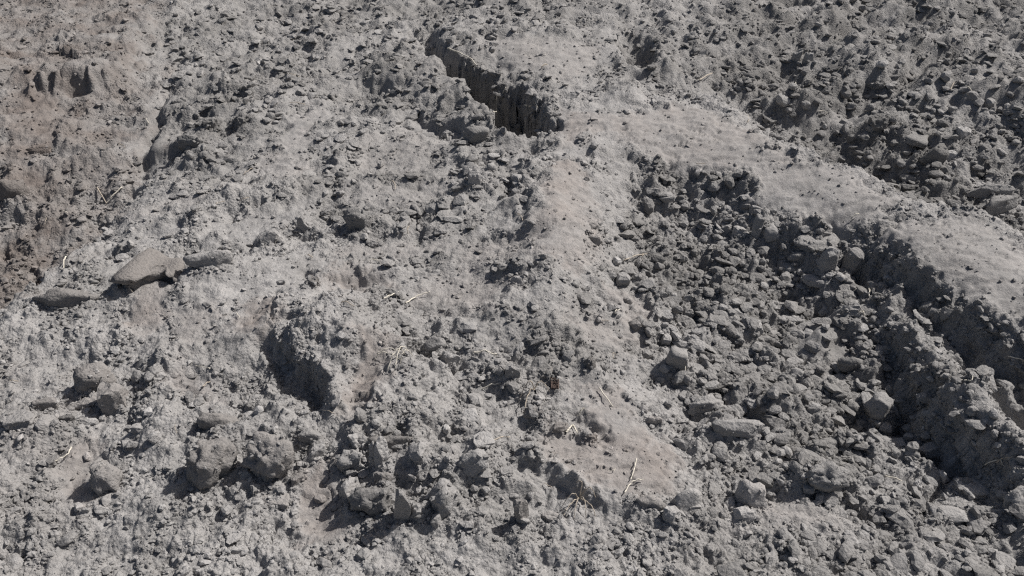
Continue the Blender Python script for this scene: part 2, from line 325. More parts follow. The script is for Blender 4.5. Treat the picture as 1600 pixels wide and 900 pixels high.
    sm = np.maximum(sm, .68 * (1 - sstep(.25, .55, patch)) * (1 - .75 * wet) * (.45 + .55 * zone(X + ex, Y + ey, [(200, 60), (1000, 60), (960, 300), (960, 560), (1080, 760), (820, 720), (560, 450), (380, 560), (200, 420)], .06, .3))); rough = (1 - .96 * np.clip(1.15 * np.maximum(sm, flat), 0, 1)) * (1 - far)
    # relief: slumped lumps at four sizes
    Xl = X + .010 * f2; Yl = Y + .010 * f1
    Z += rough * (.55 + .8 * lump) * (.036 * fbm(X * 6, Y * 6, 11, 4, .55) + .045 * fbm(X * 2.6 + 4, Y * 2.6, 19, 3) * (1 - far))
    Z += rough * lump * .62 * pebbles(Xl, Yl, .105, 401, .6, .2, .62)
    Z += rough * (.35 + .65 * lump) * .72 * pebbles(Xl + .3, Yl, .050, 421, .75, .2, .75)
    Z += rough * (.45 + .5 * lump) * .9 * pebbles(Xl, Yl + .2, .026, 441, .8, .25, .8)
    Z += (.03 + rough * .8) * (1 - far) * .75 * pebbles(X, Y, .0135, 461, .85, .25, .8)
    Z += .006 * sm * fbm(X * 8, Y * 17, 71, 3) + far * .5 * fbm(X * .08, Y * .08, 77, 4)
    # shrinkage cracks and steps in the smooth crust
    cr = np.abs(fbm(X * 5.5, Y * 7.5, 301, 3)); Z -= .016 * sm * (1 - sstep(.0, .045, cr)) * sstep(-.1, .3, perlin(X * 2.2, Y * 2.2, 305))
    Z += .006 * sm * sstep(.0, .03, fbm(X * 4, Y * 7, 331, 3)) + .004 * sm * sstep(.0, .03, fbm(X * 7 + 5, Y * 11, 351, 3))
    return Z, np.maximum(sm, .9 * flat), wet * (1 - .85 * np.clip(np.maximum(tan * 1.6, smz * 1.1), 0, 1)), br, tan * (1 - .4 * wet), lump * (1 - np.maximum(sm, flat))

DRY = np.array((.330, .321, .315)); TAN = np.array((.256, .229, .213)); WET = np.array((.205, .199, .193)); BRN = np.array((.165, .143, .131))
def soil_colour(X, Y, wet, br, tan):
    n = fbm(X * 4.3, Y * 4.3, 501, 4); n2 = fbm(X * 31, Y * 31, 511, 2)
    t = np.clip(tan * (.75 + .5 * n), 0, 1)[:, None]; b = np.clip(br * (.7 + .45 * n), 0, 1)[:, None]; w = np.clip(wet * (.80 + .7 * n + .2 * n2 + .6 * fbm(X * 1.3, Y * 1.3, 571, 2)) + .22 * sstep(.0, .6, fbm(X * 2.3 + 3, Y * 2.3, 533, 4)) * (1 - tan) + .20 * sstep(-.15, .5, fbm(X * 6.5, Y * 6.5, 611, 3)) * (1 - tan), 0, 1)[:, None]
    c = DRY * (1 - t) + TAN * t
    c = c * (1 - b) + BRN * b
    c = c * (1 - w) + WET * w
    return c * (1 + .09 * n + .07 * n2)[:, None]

# ------------------------------------------------------------------ materials
def soil_material(name, source, bump_d=.0035, fine=1.0):
    m = bpy.data.materials.new(name); m.use_nodes = True; nt = m.node_tree; N = nt.nodes; L = nt.links
    bs = N['Principled BSDF']; bs.inputs['Roughness'].default_value = .95
    bs.inputs['Specular IOR Level'].default_value = .12
    geo = N.new('ShaderNodeNewGeometry')
    if source == 'attribute':
        a = N.new('ShaderNodeAttribute'); a.attribute_name = 'soil'; colour = a.outputs['Color']
    else:
        a = N.new('ShaderNodeObjectInfo'); colour = a.outputs['Color']
    def noise(scale, det, rough=.6):
        n = N.new('ShaderNodeTexNoise'); n.inputs['Scale'].default_value = scale; n.inputs['Detail'].default_value = det
        n.inputs['Roughness'].default_value = rough; L.new(geo.outputs['Position'], n.inputs['Vector']); return n
    n1 = noise(55, 5, .65); n2 = noise(330, 2)
    mr = N.new('ShaderNodeMapRange'); mr.inputs['From Min'].default_value = .3; mr.inputs['From Max'].default_value = .7
    mr.inputs['To Min'].default_value = .85; mr.inputs['To Max'].default_value = 1.15; L.new(n1.outputs['Fac'], mr.inputs['Value'])
    mr2 = N.new('ShaderNodeMapRange'); mr2.inputs['From Min'].default_value = .3; mr2.inputs['From Max'].default_value = .7
    mr2.inputs['To Min'].default_value = .92; mr2.inputs['To Max'].default_value = 1.08; L.new(n2.outputs['Fac'], mr2.inputs['Value'])
    mu = N.new('ShaderNodeMath'); mu.operation = 'MULTIPLY'; L.new(mr.outputs[0], mu.inputs[0]); L.new(mr2.outputs[0], mu.inputs[1])
    vm = N.new('ShaderNodeVectorMath'); vm.operation = 'SCALE'; L.new(colour, vm.inputs[0]); L.new(mu.outputs[0], vm.inputs['Scale'])
    L.new(vm.outputs[0], bs.inputs['Base Color'])
    def cells(scale):
        w = N.new('ShaderNodeTexVoronoi'); w.inputs['Scale'].default_value = scale; w.inputs['Randomness'].default_value = 1.0
        nz = noise(scale * .9, 2); ad = N.new('ShaderNodeMixRGB'); ad.blend_type = 'ADD'; ad.inputs['Fac'].default_value = .012 * 100 / scale
        L.new(geo.outputs['Position'], ad.inputs[1]); L.new(nz.outputs['Color'], ad.inputs[2]); L.new(ad.outputs[0], w.inputs['Vector']); return w
    v1 = cells(95)
    def bumped(h, dist, prev):
        b = N.new('ShaderNodeBump'); b.invert = True; b.inputs['Strength'].default_value = 1.0; b.inputs['Distance'].default_value = dist
        L.new(h, b.inputs['Height'])
        if prev: L.new(prev, b.inputs['Normal'])
        if source == 'attribute':
            mm = N.new('ShaderNodeMath'); mm.operation = 'MULTIPLY'; mm.inputs[1].default_value = 1.0; L.new(a.outputs['Alpha'], mm.inputs[0]); L.new(mm.outputs[0], b.inputs['Strength'])
        else: b.inputs['Strength'].default_value = fine
        return b.outputs[0]
    vb = bumped(v1.outputs['Distance'], .006, None)
    n3 = noise(120, 5, .7); n4 = noise(420, 3, .7)
    b1 = N.new('ShaderNodeBump'); b1.inputs['Strength'].default_value = .65; b1.inputs['Distance'].default_value = bump_d * 2; L.new(n3.outputs['Fac'], b1.inputs['Height']); L.new(vb, b1.inputs['Normal'])
    b2 = N.new('ShaderNodeBump'); b2.inputs['Strength'].default_value = .45 * fine; b2.inputs['Distance'].default_value = bump_d; L.new(n4.outputs['Fac'], b2.inputs['Height'])
    L.new(b1.outputs[0], b2.inputs['Normal']); L.new(b2.outputs[0], bs.inputs['Normal'])
    return m
M_GROUND = soil_material('loose_soil', 'attribute')
M_CLOD = soil_material('clod_soil', 'object', fine=.55)

def plain(name, col, rough=.8, var=.2, scale=90):
    m = bpy.data.materials.new(name); m.use_nodes = True; N = m.node_tree.nodes; L = m.node_tree.links; bs = N['Principled BSDF']
    bs.inputs['Roughness'].default_value = rough; bs.inputs['Specular IOR Level'].default_value = .25
    g = N.new('ShaderNodeNewGeometry'); n = N.new('ShaderNodeTexNoise'); n.inputs['Scale'].default_value = scale; n.inputs['Detail'].default_value = 3
    L.new(g.outputs['Position'], n.inputs['Vector']); r = N.new('ShaderNodeValToRGB'); L.new(n.outputs['Fac'], r.inputs[0])
    r.color_ramp.elements[0].position = .3; r.color_ramp.elements[1].position = .7
    r.color_ramp.elements[0].color = tuple(c * (1 - var) for c in col) + (1,); r.color_ramp.elements[1].color = tuple(min(1, c * (1 + var)) for c in col) + (1,)
    L.new(r.outputs[0], bs.inputs['Base Color']); return m
M_STRAW = plain('dry_straw', (.62, .58, .50)); M_ROOT = plain('dry_root', (.40, .35, .29)); M_DARKSTUB = plain('dark_stubble', (.09, .065, .055))

# ------------------------------------------------------------------ mesh helpers
def fast_mesh(name, co, tri=None, quad=None, attr=None, smooth=False, rough=None):
    me = bpy.data.meshes.new(name); f = quad if quad is not None else tri; k = 4 if quad is not None else 3
    me.vertices.add(len(co)); me.vertices.foreach_set('co', np.ascontiguousarray(co, np.float32).ravel())
    me.loops.add(f.size); me.loops.foreach_set('vertex_index', np.ascontiguousarray(f, np.int32).ravel())
    me.polygons.add(len(f)); me.polygons.foreach_set('loop_start', np.arange(0, f.size, k, dtype=np.int32))
    me.polygons.foreach_set('use_smooth', np.full(len(f), smooth, bool))
    if attr is not None:
        a = me.attributes.new('soil', 'FLOAT_COLOR', 'POINT')
        a.data.foreach_set('color', np.ascontiguousarray(np.concatenate([attr, (np.ones(len(attr)) if rough is None else rough)[:, None]], 1), np.float32).ravel())
    me.update(calc_edges=True); return me

def put(name, me, mat, parent=None, kind=None, label=None, cat=None, group=None):
    o = bpy.data.objects.new(name, me); COL.objects.link(o)
    if mat and not me.materials: me.materials.append(mat)
    if parent: o.parent = parent
    if kind: o['kind'] = kind
    if label: o['label'] = label
    if cat: o['category'] = cat
    if group: o['group'] = group
    return o

# ------------------------------------------------------------------ ground: one sheet, finer near the camera, out to the horizon
def grid_lines(core, outer):
    return np.concatenate([-outer[::-1], core, outer])
NU, NV = 800, 700
u = np.concatenate([-np.geomspace(60, 1.03, 26), np.linspace(-1, 1, NU), np.geomspace(1.03, 60, 26)])
vy = np.geomspace(1.12, 8.2, NV)
v = np.concatenate([-np.geomspace(90, .25, 18), np.linspace(-.15, 1.05, 18), vy, np.geomspace(8.3, 140, 24)])
wy = np.where(v > 0, .62 + .60 * np.clip(v, 0, 9), .62)
GX = (u[None, :] * wy[:, None]).ravel(); GY = np.repeat(v, len(u))
GZ, gsm, gwet, gbr, gtan, glump = land(GX, GY)
G3 = np.stack([GX, GY, GZ], 1).reshape(len(v), len(u), 3); gn = np.cross(np.gradient(G3, axis=1), np.gradient(G3, axis=0)); gn /= np.linalg.norm(gn, axis=2, keepdims=True); tilt0 = np.hypot(gn[:, :, 0], gn[:, :, 1]).ravel()
for _ in range(3):
    gn = sum(np.roll(gn, k_, 0) for k_ in (-6, -4, -2, 0, 2, 4, 6)); gn = sum(np.roll(gn, k_, 1) for k_ in (-6, -4, -2, 0, 2, 4, 6)); gn /= np.linalg.norm(gn, axis=2, keepdims=True)
gn = gn.reshape(-1, 3)
steep = sstep(.30, .80, tilt0) * sstep(.35, .65, np.hypot(gn[:, 0], gn[:, 1])) * (np.abs(GX) < 7) * (GY > 1) * (GY < 8.5) * (1 - .45 * np.clip(gsm, 0, 1))
wob = pebbles(GX * .8 + GZ * 1.0, GY * .6 - GZ * 1.1, .055, 811, .8, .25, .75) * .55 + pebbles(GX * .8 + GZ * .9, GY * .6 - GZ * 1.2, .024, 831, .85, .25, .8) * .7 + .020 * fbm(GX * 11 + GZ * 12, GY * 9 - GZ * 17, 851, 3)
DXY = gn[:, :2] * (steep * (1.3 * wob - .012))[:, None]; GZ = GZ + .15 * steep * wob
nu = len(u); ii = (np.arange(len(v) - 1)[:, None] * nu + np.arange(nu - 1)[None, :]).ravel()
quads = np.stack([ii, ii + 1, ii + nu + 1, ii + nu], 1)
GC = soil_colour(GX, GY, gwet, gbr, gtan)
def look(x, y):
    """height, colour, smooth share, lumpiness and moisture of the ground sheet at x, y (bilinear)"""
    x = np.atleast_1d(np.asarray(x, float)); y = np.atleast_1d(np.asarray(y, float))
    j = np.clip(np.searchsorted(v, y) - 1, 0, len(v) - 2); ty = np.clip((y - v[j]) / (v[j + 1] - v[j]), 0, 1)
    wv = wy[j] * (1 - ty) + wy[j + 1] * ty; q = x / wv
    i = np.clip(np.searchsorted(u, q) - 1, 0, nu - 2); tx = np.clip((q - u[i]) / (u[i + 1] - u[i]), 0, 1)
    def g(A):
        A = A.reshape(len(v), nu, -1); a = tx[:, None]; b = ty[:, None]
        return ((A[j, i] * (1 - a) + A[j, i + 1] * a) * (1 - b) + (A[j + 1, i] * (1 - a) + A[j + 1, i + 1] * a) * b)
    return g(GZ)[:, 0], g(GC), g(gsm)[:, 0], g(glump)[:, 0], g(gwet)[:, 0]

def spots(px, py):
    """first place on the ground met by the line of sight through photo pixels"""
    px = np.asarray(px, float); py = np.asarray(py, float); done = np.zeros(px.shape, bool); zz = np.full(px.shape, .5)
    z = np.full(px.shape, .5)
    for k in range(220):
        x, y = W(px, py, z); g = look(x, y)[0]
        hit = (g >= z) & ~done; zz = np.where(hit, z, zz); done |= hit
        z = z - .005
    zz = np.where(done, zz, 0); x, y = W(px, py, zz)
    return x, y, look(x, y)[0]

# ------------------------------------------------------------------ loose crumbs
def ico(sub):
    import bmesh
    bm = bmesh.new(); bmesh.ops.create_icosphere(bm, subdivisions=sub, radius=1.0)
    V = np.array([p.co[:] for p in bm.verts]); F = np.array([[p.index for p in f.verts] for f in bm.faces]); bm.free()
    return V, F
ICO = {k: ico(k) for k in (1, 2, 3, 4)}

def chipped(V, seed, cuts=6, lo=.45, hi=.85, rough=.12):
    r = np.random.default_rng(seed); P = V * (1 + rough * r.standard_normal((len(V), 1)) * .6)
    for _ in range(cuts):
        n = r.standard_normal(3); n /= np.linalg.norm(n); d = r.uniform(lo, hi)
        P = P - np.maximum(P @ n - d, 0)[:, None] * n
    P = P * np.array([r.uniform(.8, 1.3), r.uniform(.6, 1.1), r.uniform(.4, .95)])
    return P + rough * .25 * r.standard_normal(P.shape)

def rot_mats(n, r):
    q = r.standard_normal((n, 4)); q /= np.linalg.norm(q, axis=1)[:, None]; a, b, c, d = q.T
    return np.stack([np.stack([1 - 2 * (c * c + d * d), 2 * (b * c - d * a), 2 * (b * d + c * a)], 1),
                     np.stack([2 * (b * c + d * a), 1 - 2 * (b * b + d * d), 2 * (c * d - b * a)], 1),
                     np.stack([2 * (b * d - c * a), 2 * (c * d + b * a), 1 - 2 * (b * b + c * c)], 1)], 1)

def crumbs(name, n, sub, dlo_px, dhi, power, dmin, seed, thresh, flatten=.8, extra=None, wet_only=False):
    r = np.random.default_rng(seed); px = r.uniform(-180, 1780, n * 6); py = r.uniform(-30, 960, n * 6)
    x, y = W(px, py, 0.02); z, c, sm, lp, wt = look(x, y); dp = depth_of(x, y, z)
    cl = sstep(-.15, .5, fbm(x * 6.5, y * 6.5, 611, 3)); dens = (.10 + .90 * cl) * np.clip(.50 + .75 * lp, 0, 1) * (1 - .93 * np.clip(sm * 1.25, 0, 1)) + (.022 if sub == 1 else .006)
    if wet_only: dens = sstep(.25, .6, wt) * (.35 + .65 * cl)
    ok = np.flatnonzero(r.random(len(x)) < dens * thresh)[:n]
    x, y, z, c, lp, wt, dp = (q[ok] for q in (x, y, z, c, lp, wt, dp))
    if extra:
        ex_ = np.array([(a, b, np.nan if h is None else h) for a, b, h, _ in extra]); z2, c2, _, lp2, wt2 = look(ex_[:, 0], ex_[:, 1]); z2 = np.where(np.isnan(ex_[:, 2]), z2, ex_[:, 2] - .004)
        x = np.concatenate([x, ex_[:, 0]]); y = np.concatenate([y, ex_[:, 1]]); z = np.concatenate([z, z2]); c = np.concatenate([c, c2]); lp = np.concatenate([lp, lp2 * 0]); wt = np.concatenate([wt, wt2]); dp = depth_of(x, y, z)
    k = len(x)
    lo = np.maximum(dmin, dlo_px * dp / FPX); D = lo * r.random(k) ** (-1 / power) * (1 + .55 * sstep(.3, .7, wt) * (sub > 1) + .25 * (lp > .7)); D = np.minimum(D, np.maximum(dhi, lo * 1.2))
    tone = np.exp(.10 * r.standard_normal(k)) * np.where(r.random(k) < .06, 1.12, 1.0)
    c = np.clip(c * tone[:, None], .02, .5)
    R = rot_mats(k, r); R[:, 2, :] *= flatten; kinds = r.integers(0, 20, k)
    V0, F0 = ICO[sub]; nv = len(V0); P = np.zeros((k, nv, 3))
    for q in range(20):
        m = kinds == q; P[m] = np.einsum('nij,vj->nvi', R[m], chipped(V0, seed * 100 + q, 5, .4, .85, .16))
    P *= (D / 2)[:, None, None]; P[:, :, 0] += x[:, None]; P[:, :, 1] += y[:, None]; P[:, :, 2] += (z + D * .09)[:, None]
    F = (F0[None] + (np.arange(k) * nv)[:, None, None]).reshape(-1, 3)
    me = fast_mesh(name, P.reshape(-1, 3), tri=F, attr=np.repeat(c, nv, 0), smooth=False, rough=np.full(k * nv, .55))
    return me, k

# ------------------------------------------------------------------ clods one can pick out
from mathutils import noise as mn
def clod_mesh(seed, W3, kind, sub=3):
    """a lump of soil, base near z = 0, W3 = width, depth, height in metres"""
    V, F = ICO[sub]; r = np.random.default_rng(seed); P = V.copy()
    box = {'lump': .35, 'block': .75, 'slab': .85, 'smooth': .25, 'upright': .7}[kind]
    inf = np.abs(P).max(1, keepdims=True); P = P * (1 - box) + (P / inf) * box * .86
    ncut, lo, hi = {'lump': (5, .75, 1.0), 'block': (11, .58, .9), 'slab': (7, .6, .95), 'smooth': (6, .62, .95), 'upright': (8, .55, .9)}[kind]
    for _ in range(ncut):
        n = r.standard_normal(3); n[2] = n[2] * .7; n /= np.linalg.norm(n); d = r.uniform(lo, hi)
        P = P - np.maximum(P @ n - d, 0)[:, None] * n * .97
    lowf, crumb, fine = {'lump': (.42, .24, .10), 'block': (.16, .10, .05), 'slab': (.16, .07, .04), 'smooth': (.30, .05, .025), 'upright': (.20, .08, .04)}[kind]; off = Vector(r.uniform(-50, 50, 3))
    out = np.empty_like(P)
    for k, p in enumerate(P):
        q = Vector(p)
        sc_ = lowf * mn.fractal(q * 1.15 + off, 1.0, 2.0, 3) + crumb * (.35 - mn.voronoi(q * 3.1 + off)[0][0]) + fine * mn.noise(q * 8.5 + off)
        if sub > 2: sc_ += crumb * .5 * (.35 - mn.voronoi(q * 7.3 - off)[0][0]) * (.3 if kind == 'smooth' else 1)
        out[k] = p * (1 + sc_)
    if kind == 'slab': out[:, 2] += .25 * out[:, 0] * r.uniform(-.6, .6)
    if kind in ('smooth',): out[:, 2] = np.where(out[:, 2] > 0, out[:, 2], out[:, 2] * .6)
    out *= np.array(W3) / 2 / np.abs(out).max(0)
    out[:, 2] -= out[:, 2].min()
    return out, F

HERO = [  # photo px, py of the middle, width, height in px, kind, tone against the local soil, turn, label
 (22, 300, 46, 36, 'block', .9, 20, 'brown clod with a shaded left face at the left edge of the brown slope'),
 (302, 224, 44, 24, 'lump', .9, -10, 'rounded clod right of the small dark shaded step, upper left'),
 (107, 463, 100, 50, 'smooth', .85, 5, 'large dark smooth clod with a flat top at the brown pit edge'),
 (50, 452, 20, 20, 'lump', .8, 0, 'small dark knob just left of the large dark smooth clod'),
 (330, 404, 76, 36, 'smooth', .85, 15, 'low dark smooth hump right of the saddle shaped clod'),
 (425, 374, 30, 30, 'block', .75, 40, 'dark pointed clod with a shaded left face on the left slope'),
 (473, 357, 18, 26, 'upright', .75, 10, 'small upright dark clod right of the dark pointed clod'),
 (560, 347, 46, 34, 'lump', .75, 0, 'crumbly dark mound shaped clod on the pale slope left of centre'),
 (486, 440, 24, 24, 'lump', .6, 0, 'dark clod sunk in a small hole left of the brown dip'),
 (152, 592, 56, 46, 'lump', .85, 20, 'big smooth brown clod with rounded left end, lower left'),
 (186, 612, 40, 60, 'block', .85, 10, 'tall cracked brown clod with a dark gap at its foot, lower left'),
 (148, 625, 70, 20, 'slab', 1.1, 5, 'pale slab in front of the tall cracked brown clod'),
 (26, 655, 62, 34, 'slab', 1.1, -5, 'pale overhanging slab with a dark shadow under it at the left edge'),
 (46, 674, 16, 24, 'block', 1.0, 5, 'small square block under the end of the overhanging slab'),
 (70, 664, 36, 32, 'block', .95, 30, 'angular clod right of the small square block, left edge'),
 (74, 634, 42, 24, 'block', .9, 15, 'squared brown clod behind the overhanging pale slab'),
 (106, 654, 22, 14, 'block', .4, 0, 'small near black clod with painted-in shade among the pale slabs, lower left'),  # low tone puts the shade on this clod into its colour
 (172, 747, 46, 62, 'lump', .85, 10, 'egg shaped grey clod beside the smooth tan patch, bottom left'),
 (332, 722, 84, 84, 'lump', .85, 25, 'large rounded clod, left one of the big pair at bottom left'),
 (424, 722, 80, 82, 'lump', .85, -10, 'large rounded crumbly clod, right one of the big pair at bottom left'),
 (342, 655, 62, 38, 'smooth', .9, 10, 'smooth hooded clod just above the left clod of the big pair'),
 (466, 748, 22, 38, 'block', .65, 10, 'narrow dark clod leaning on the right clod of the big pair'),
 (428, 780, 60, 24, 'slab', 1.1, -8, 'flat pale clod lying in front of the big pair'),
 (492, 706, 30, 34, 'block', 1.2, 20, 'pale angular clod below the dark hollow of the knoll'),
 (484, 684, 44, 26, 'block', .8, 5, 'dark sided clod directly under the hollow of the knoll'),
 (552, 718, 42, 36, 'lump', 1.0, 10, 'grey rounded clod with shaded left side in the bottom centre heap'),
 (558, 690, 32, 34, 'lump', 1.25, 30, 'pale rounded clod on top of the bottom centre heap'),
 (599, 718, 26, 36, 'upright', 1.5, 15, 'whitish upright chip in the middle of the bottom centre heap'),
 (582, 725, 12, 40, 'upright', 1.25, 0, 'thin pale sliver left of the whitish upright chip'),
 (610, 692, 70, 28, 'block', .8, -5, 'broad brown block behind the whitish upright chip'),
 (656, 702, 32, 46, 'block', 1.1, 5, 'tall pale clod at the right end of the bottom centre heap'),
 (546, 763, 34, 48, 'block', 1.1, 15, 'pale slab leaning on the dark cracked clod at the bottom'),
 (582, 782, 68, 60, 'lump', .6, 0, 'dark cracked round clod at the bottom centre'),
 (622, 797, 26, 50, 'upright', .95, 10, 'smooth oblong clod right of the dark cracked round clod'),
 (655, 797, 40, 42, 'lump', .75, 20, 'round dark clod right of the smooth oblong clod, bottom'),
 (600, 748, 30, 34, 'block', .8, 40, 'brownish clod on top of the dark cracked round clod'),
 (690, 780, 50, 60, 'lump', .95, 40, 'grey crumbly clod at the bottom, right of the round dark clod'),
 (733, 648, 36, 26, 'slab', 1.3, 10, 'pale flat sided clod above the small pale plate, bottom centre'),
 (752, 685, 36, 26, 'slab', 1.3, 25, 'pale plate shaped clod touching a straw, bottom centre'),
 (742, 724, 54, 44, 'lump', 1.12, 0, 'pale crumbly hummock below the plate shaped clod'),
 (786, 741, 20, 14, 'slab', 1.3, 0, 'small pale flake right of the pale crumbly hummock'),
 (922, 686, 22, 22, 'lump', .9, 0, 'short stub of earth sticking up from the brown smooth patch'),
 (1072, 784, 54, 40, 'block', 1.55, 20, 'pale angular clod at the bottom, left one beside moist ground'),
 (1170, 775, 50, 44, 'block', 1.5, -20, 'pale angular clod with a smooth face, bottom right of centre'),
 (1163, 806, 40, 28, 'block', 1.6, 10, 'pale wedge shaped clod under the smooth faced pale clod'),
 (1046, 804, 30, 30, 'block', 1.2, 50, 'grey clod left below the pale angular clod, bottom'),
 (1012, 780, 52, 30, 'smooth', 1.0, -10, 'low smooth tan clod at the lower tip of the brown patch'),
 (1102, 632, 60, 34, 'smooth', 1.4, 5, 'barrel shaped smooth clod lying on the moist ground'),
 (1148, 672, 86, 32, 'block', 1.1, -3, 'long broken clod below the barrel shaped smooth clod'),
 (1062, 556, 42, 40, 'block', 1.1, 10, 'fractured clod at the left edge of the moist clods'),
 (1079, 468, 24, 22, 'block', 1.9, 15, 'pale square clod at the left of the moist hollow'),
 (1182, 512, 26, 24, 'block', 1.8, 40, 'pale clod with a pointed top in the middle of the moist hollow'),
 (1208, 474, 36, 18, 'slab', 1.7, -10, 'pale flat clod in the moist hollow left of the curved rim'),
 (1246, 583, 26, 28, 'smooth', 1.5, 0, 'rounded pale knob in the lower moist hollow'),
 (1190, 533, 44, 22, 'smooth', .9, 0, 'dark smooth clod under the pale pointed clod of the hollow'),
 (1278, 379, 76, 26, 'slab', 1.25, 5, 'wide curved smooth slab at the top right of the moist hollow'),
 (1278, 361, 28, 20, 'smooth', 1.45, 0, 'rounded knob on top of the wide curved slab'),
 (1298, 408, 34, 42, 'upright', 1.3, 12, 'leaning plank shaped clod under the wide curved slab'),
 (1325, 402, 34, 44, 'block', .8, 20, 'dark block right of the leaning plank shaped clod'),
 (1246, 400, 34, 18, 'smooth', .9, 0, 'dark rounded clod left of the leaning plank shaped clod'),
 (1284, 439, 62, 16, 'slab', 1.3, -8, 'long cracked flat slab below the leaning plank shaped clod'),
 (1258, 456, 12, 11, 'block', 2.2, 20, 'tiny pale clod below the long cracked flat slab'),
 (1236, 497, 40, 16, 'slab', 1.35, -5, 'curved rim of a smooth cut clod in the moist hollow'),
 (1334, 486, 36, 28, 'lump', 1.2, 0, 'rounded clod on the crest beside the smooth cut, right of hollow'),
 (1356, 543, 28, 26, 'block', 1.2, 35, 'angular clod above the dark dome shaped clod, right side'),
 (1332, 567, 42, 30, 'smooth', .95, 0, 'dark dome shaped clod left of the narrow second cut'),
 (1182, 366, 20, 38, 'upright', 1.5, 8, 'horn shaped upright clod at the top of the moist hollow'),
 (1154, 366, 22, 26, 'block', 1.7, 20, 'pale block just left of the horn shaped clod'),
 (1136, 361, 22, 20, 'block', 1.0, 0, 'dark block two left of the horn shaped clod'),
 (1206, 369, 28, 28, 'smooth', 1.4, 0, 'rounded clod just right of the horn shaped clod'),
 (1231, 730, 20, 18, 'block', 1.5, 0, 'pale clod at the left top of the dark lumpy heap, lower right'),
 (1286, 744, 70, 50, 'lump', .95, 0, 'dark lumpy heap of soil, lower right'),
 (1425, 733, 22, 14, 'smooth', 1.7, 10, 'pale oval clod beside the crack, lower right'),
 (1436, 762, 16, 26, 'lump', 1.6, 0, 'pale knobbly clod left of the long crack, lower right'),
 (1471, 744, 12, 24, 'smooth', 1.6, 0, 'pale oblong clod standing in the long crack, lower right'),
 (1392, 782, 26, 22, 'slab', 1.5, 0, 'pale flake lower right, left of the long crack'),
 (1316, 650, 18, 22, 'smooth', 1.5, 0, 'small round pale clod left of the crumbly block, right side'),
 (1344, 664, 22, 20, 'smooth', .6, 0, 'small dark round clod below the small round pale clod'),
 (1376, 636, 42, 40, 'block', 1.0, 25, 'crumbly squared block left of the narrow second cut'),
 (1180, 625, 30, 20, 'slab', 1.7, 10, 'pale flat clod right of the barrel shaped smooth clod'),
 (1446, 705, 62, 36, 'block', .95, 20, 'crumbly dark faced block at the foot of the smooth cut face'),
 (1398, 692, 26, 14, 'slab', 1.4, 0, 'pale chip left of the crumbly dark faced block'),
 (1530, 762, 84, 34, 'slab', 1.3, 5, 'broad cracked flat slab in the lower right corner'),
 (1588, 780, 52, 44, 'lump', 1.2, 0, 'smooth rounded clod at the right edge, bottom'),
 (1482, 803, 52, 28, 'slab', 1.4, -5, 'flat grey slab right of the long crack at the bottom'),
 (1520, 800, 30, 34, 'block', .75, 10, 'dark faced block right of the flat grey slab, bottom'),
 (1452, 478, 34, 26, 'block', 1.0, 25, 'squared clod standing in the deep shaded rut'),
 (1478, 492, 24, 20, 'block', .9, 0, 'dark clod right of the squared clod in the shaded rut'),
 (1528, 592, 28, 22, 'lump', 1.1, 0, 'lumpy clod on the far flank of the right crest'),
 (1524, 588, 18, 16, 'block', 1.4, 0, 'pale chip lying on the right crest'),
 (1488, 245, 20, 17, 'block', 2.1, 0, 'very pale clod in the dark ground, upper right'),
 (1505, 207, 26, 18, 'block', 2.0, 20, 'pale clod above the very pale one, upper right'),
 (1421, 296, 32, 16, 'block', .6, 0, 'near black clod at the edge of the pale bank, upper right'),
 (1456, 243, 46, 30, 'block', .8, 20, 'dark block left of the very pale clod, upper right'),
 (1369, 198, 32, 26, 'lump', .7, 0, 'dark lumpy clod in the middle of the upper right ground'),
 (1546, 300, 74, 20, 'block', .9, -5, 'long flat slab near the right edge, upper right'),
 (1560, 320, 62, 26, 'block', .85, 20, 'long curved clod below the long flat slab, right edge'),
 (1425, 215, 46, 22, 'slab', 1.3, -25, 'curved slab tilting right in the upper right ground'),
 (1372, 136, 20, 16, 'lump', .6, 0, 'round dark clod high in the upper right ground'),
 (1201, 230, 26, 17, 'smooth', 1.0, 0, 'round pale clod on the edge of the smooth pale flat'),
 (1299, 112, 24, 17, 'block', .6, 0, 'dark block near the top edge, right of the two prongs'),
 (1241, 92, 18, 24, 'upright', 1.9, 8, 'pale upright prong of soil at the top edge, left one'),
 (1261, 92, 16, 24, 'upright', 1.9, -8, 'pale upright prong of soil at the top edge, right one'),
 (767, 262, 18, 24, 'smooth', 1.5, 0, 'pale rounded clod below the deep slot'),
 (740, 281, 20, 28, 'upright', 1.5, 0, 'smooth square topped clod left below the pale rounded clod'),
 (744, 214, 42, 26, 'block', .8, 15, 'dark block in the bay left of the deep slot'),
 (697, 213, 22, 20, 'lump', 1.1, 0, 'round lump at the left end of the bay beside the slot'),
 (607, 530, 36, 20, 'slab', .8, -20, 'dark tilted slab at the left of the cracked row, centre'),
 (635, 537, 22, 20, 'block', .9, 0, 'small block in the cracked row left of centre'),
 (679, 537, 38, 34, 'smooth', 1.0, 10, 'smooth squared clod with a shaded left side, centre'),
 (702, 563, 30, 32, 'block', 1.15, 10, 'pale block below the smooth squared clod, centre'),
 (800, 583, 26, 24, 'upright', 1.05, 0, 'upright chip of soil below the centre'),
 (856, 577, 36, 20, 'slab', .95, 25, 'tilted brown slab right of the upright chip, below centre'),
 (837, 645, 36, 24, 'smooth', .8, 0, 'smooth dark round clod left of the brown smooth patch'),
 (872, 668, 38, 20, 'block', .8, 15, 'dark clod at the upper left rim of the brown smooth patch'),
 (919, 567, 20, 24, 'lump', .55, 0, 'dark knob above the brown smooth patch'),
 (1020, 655, 26, 20, 'block', 1.4, 0, 'pale clod at the right rim of the brown smooth patch'),
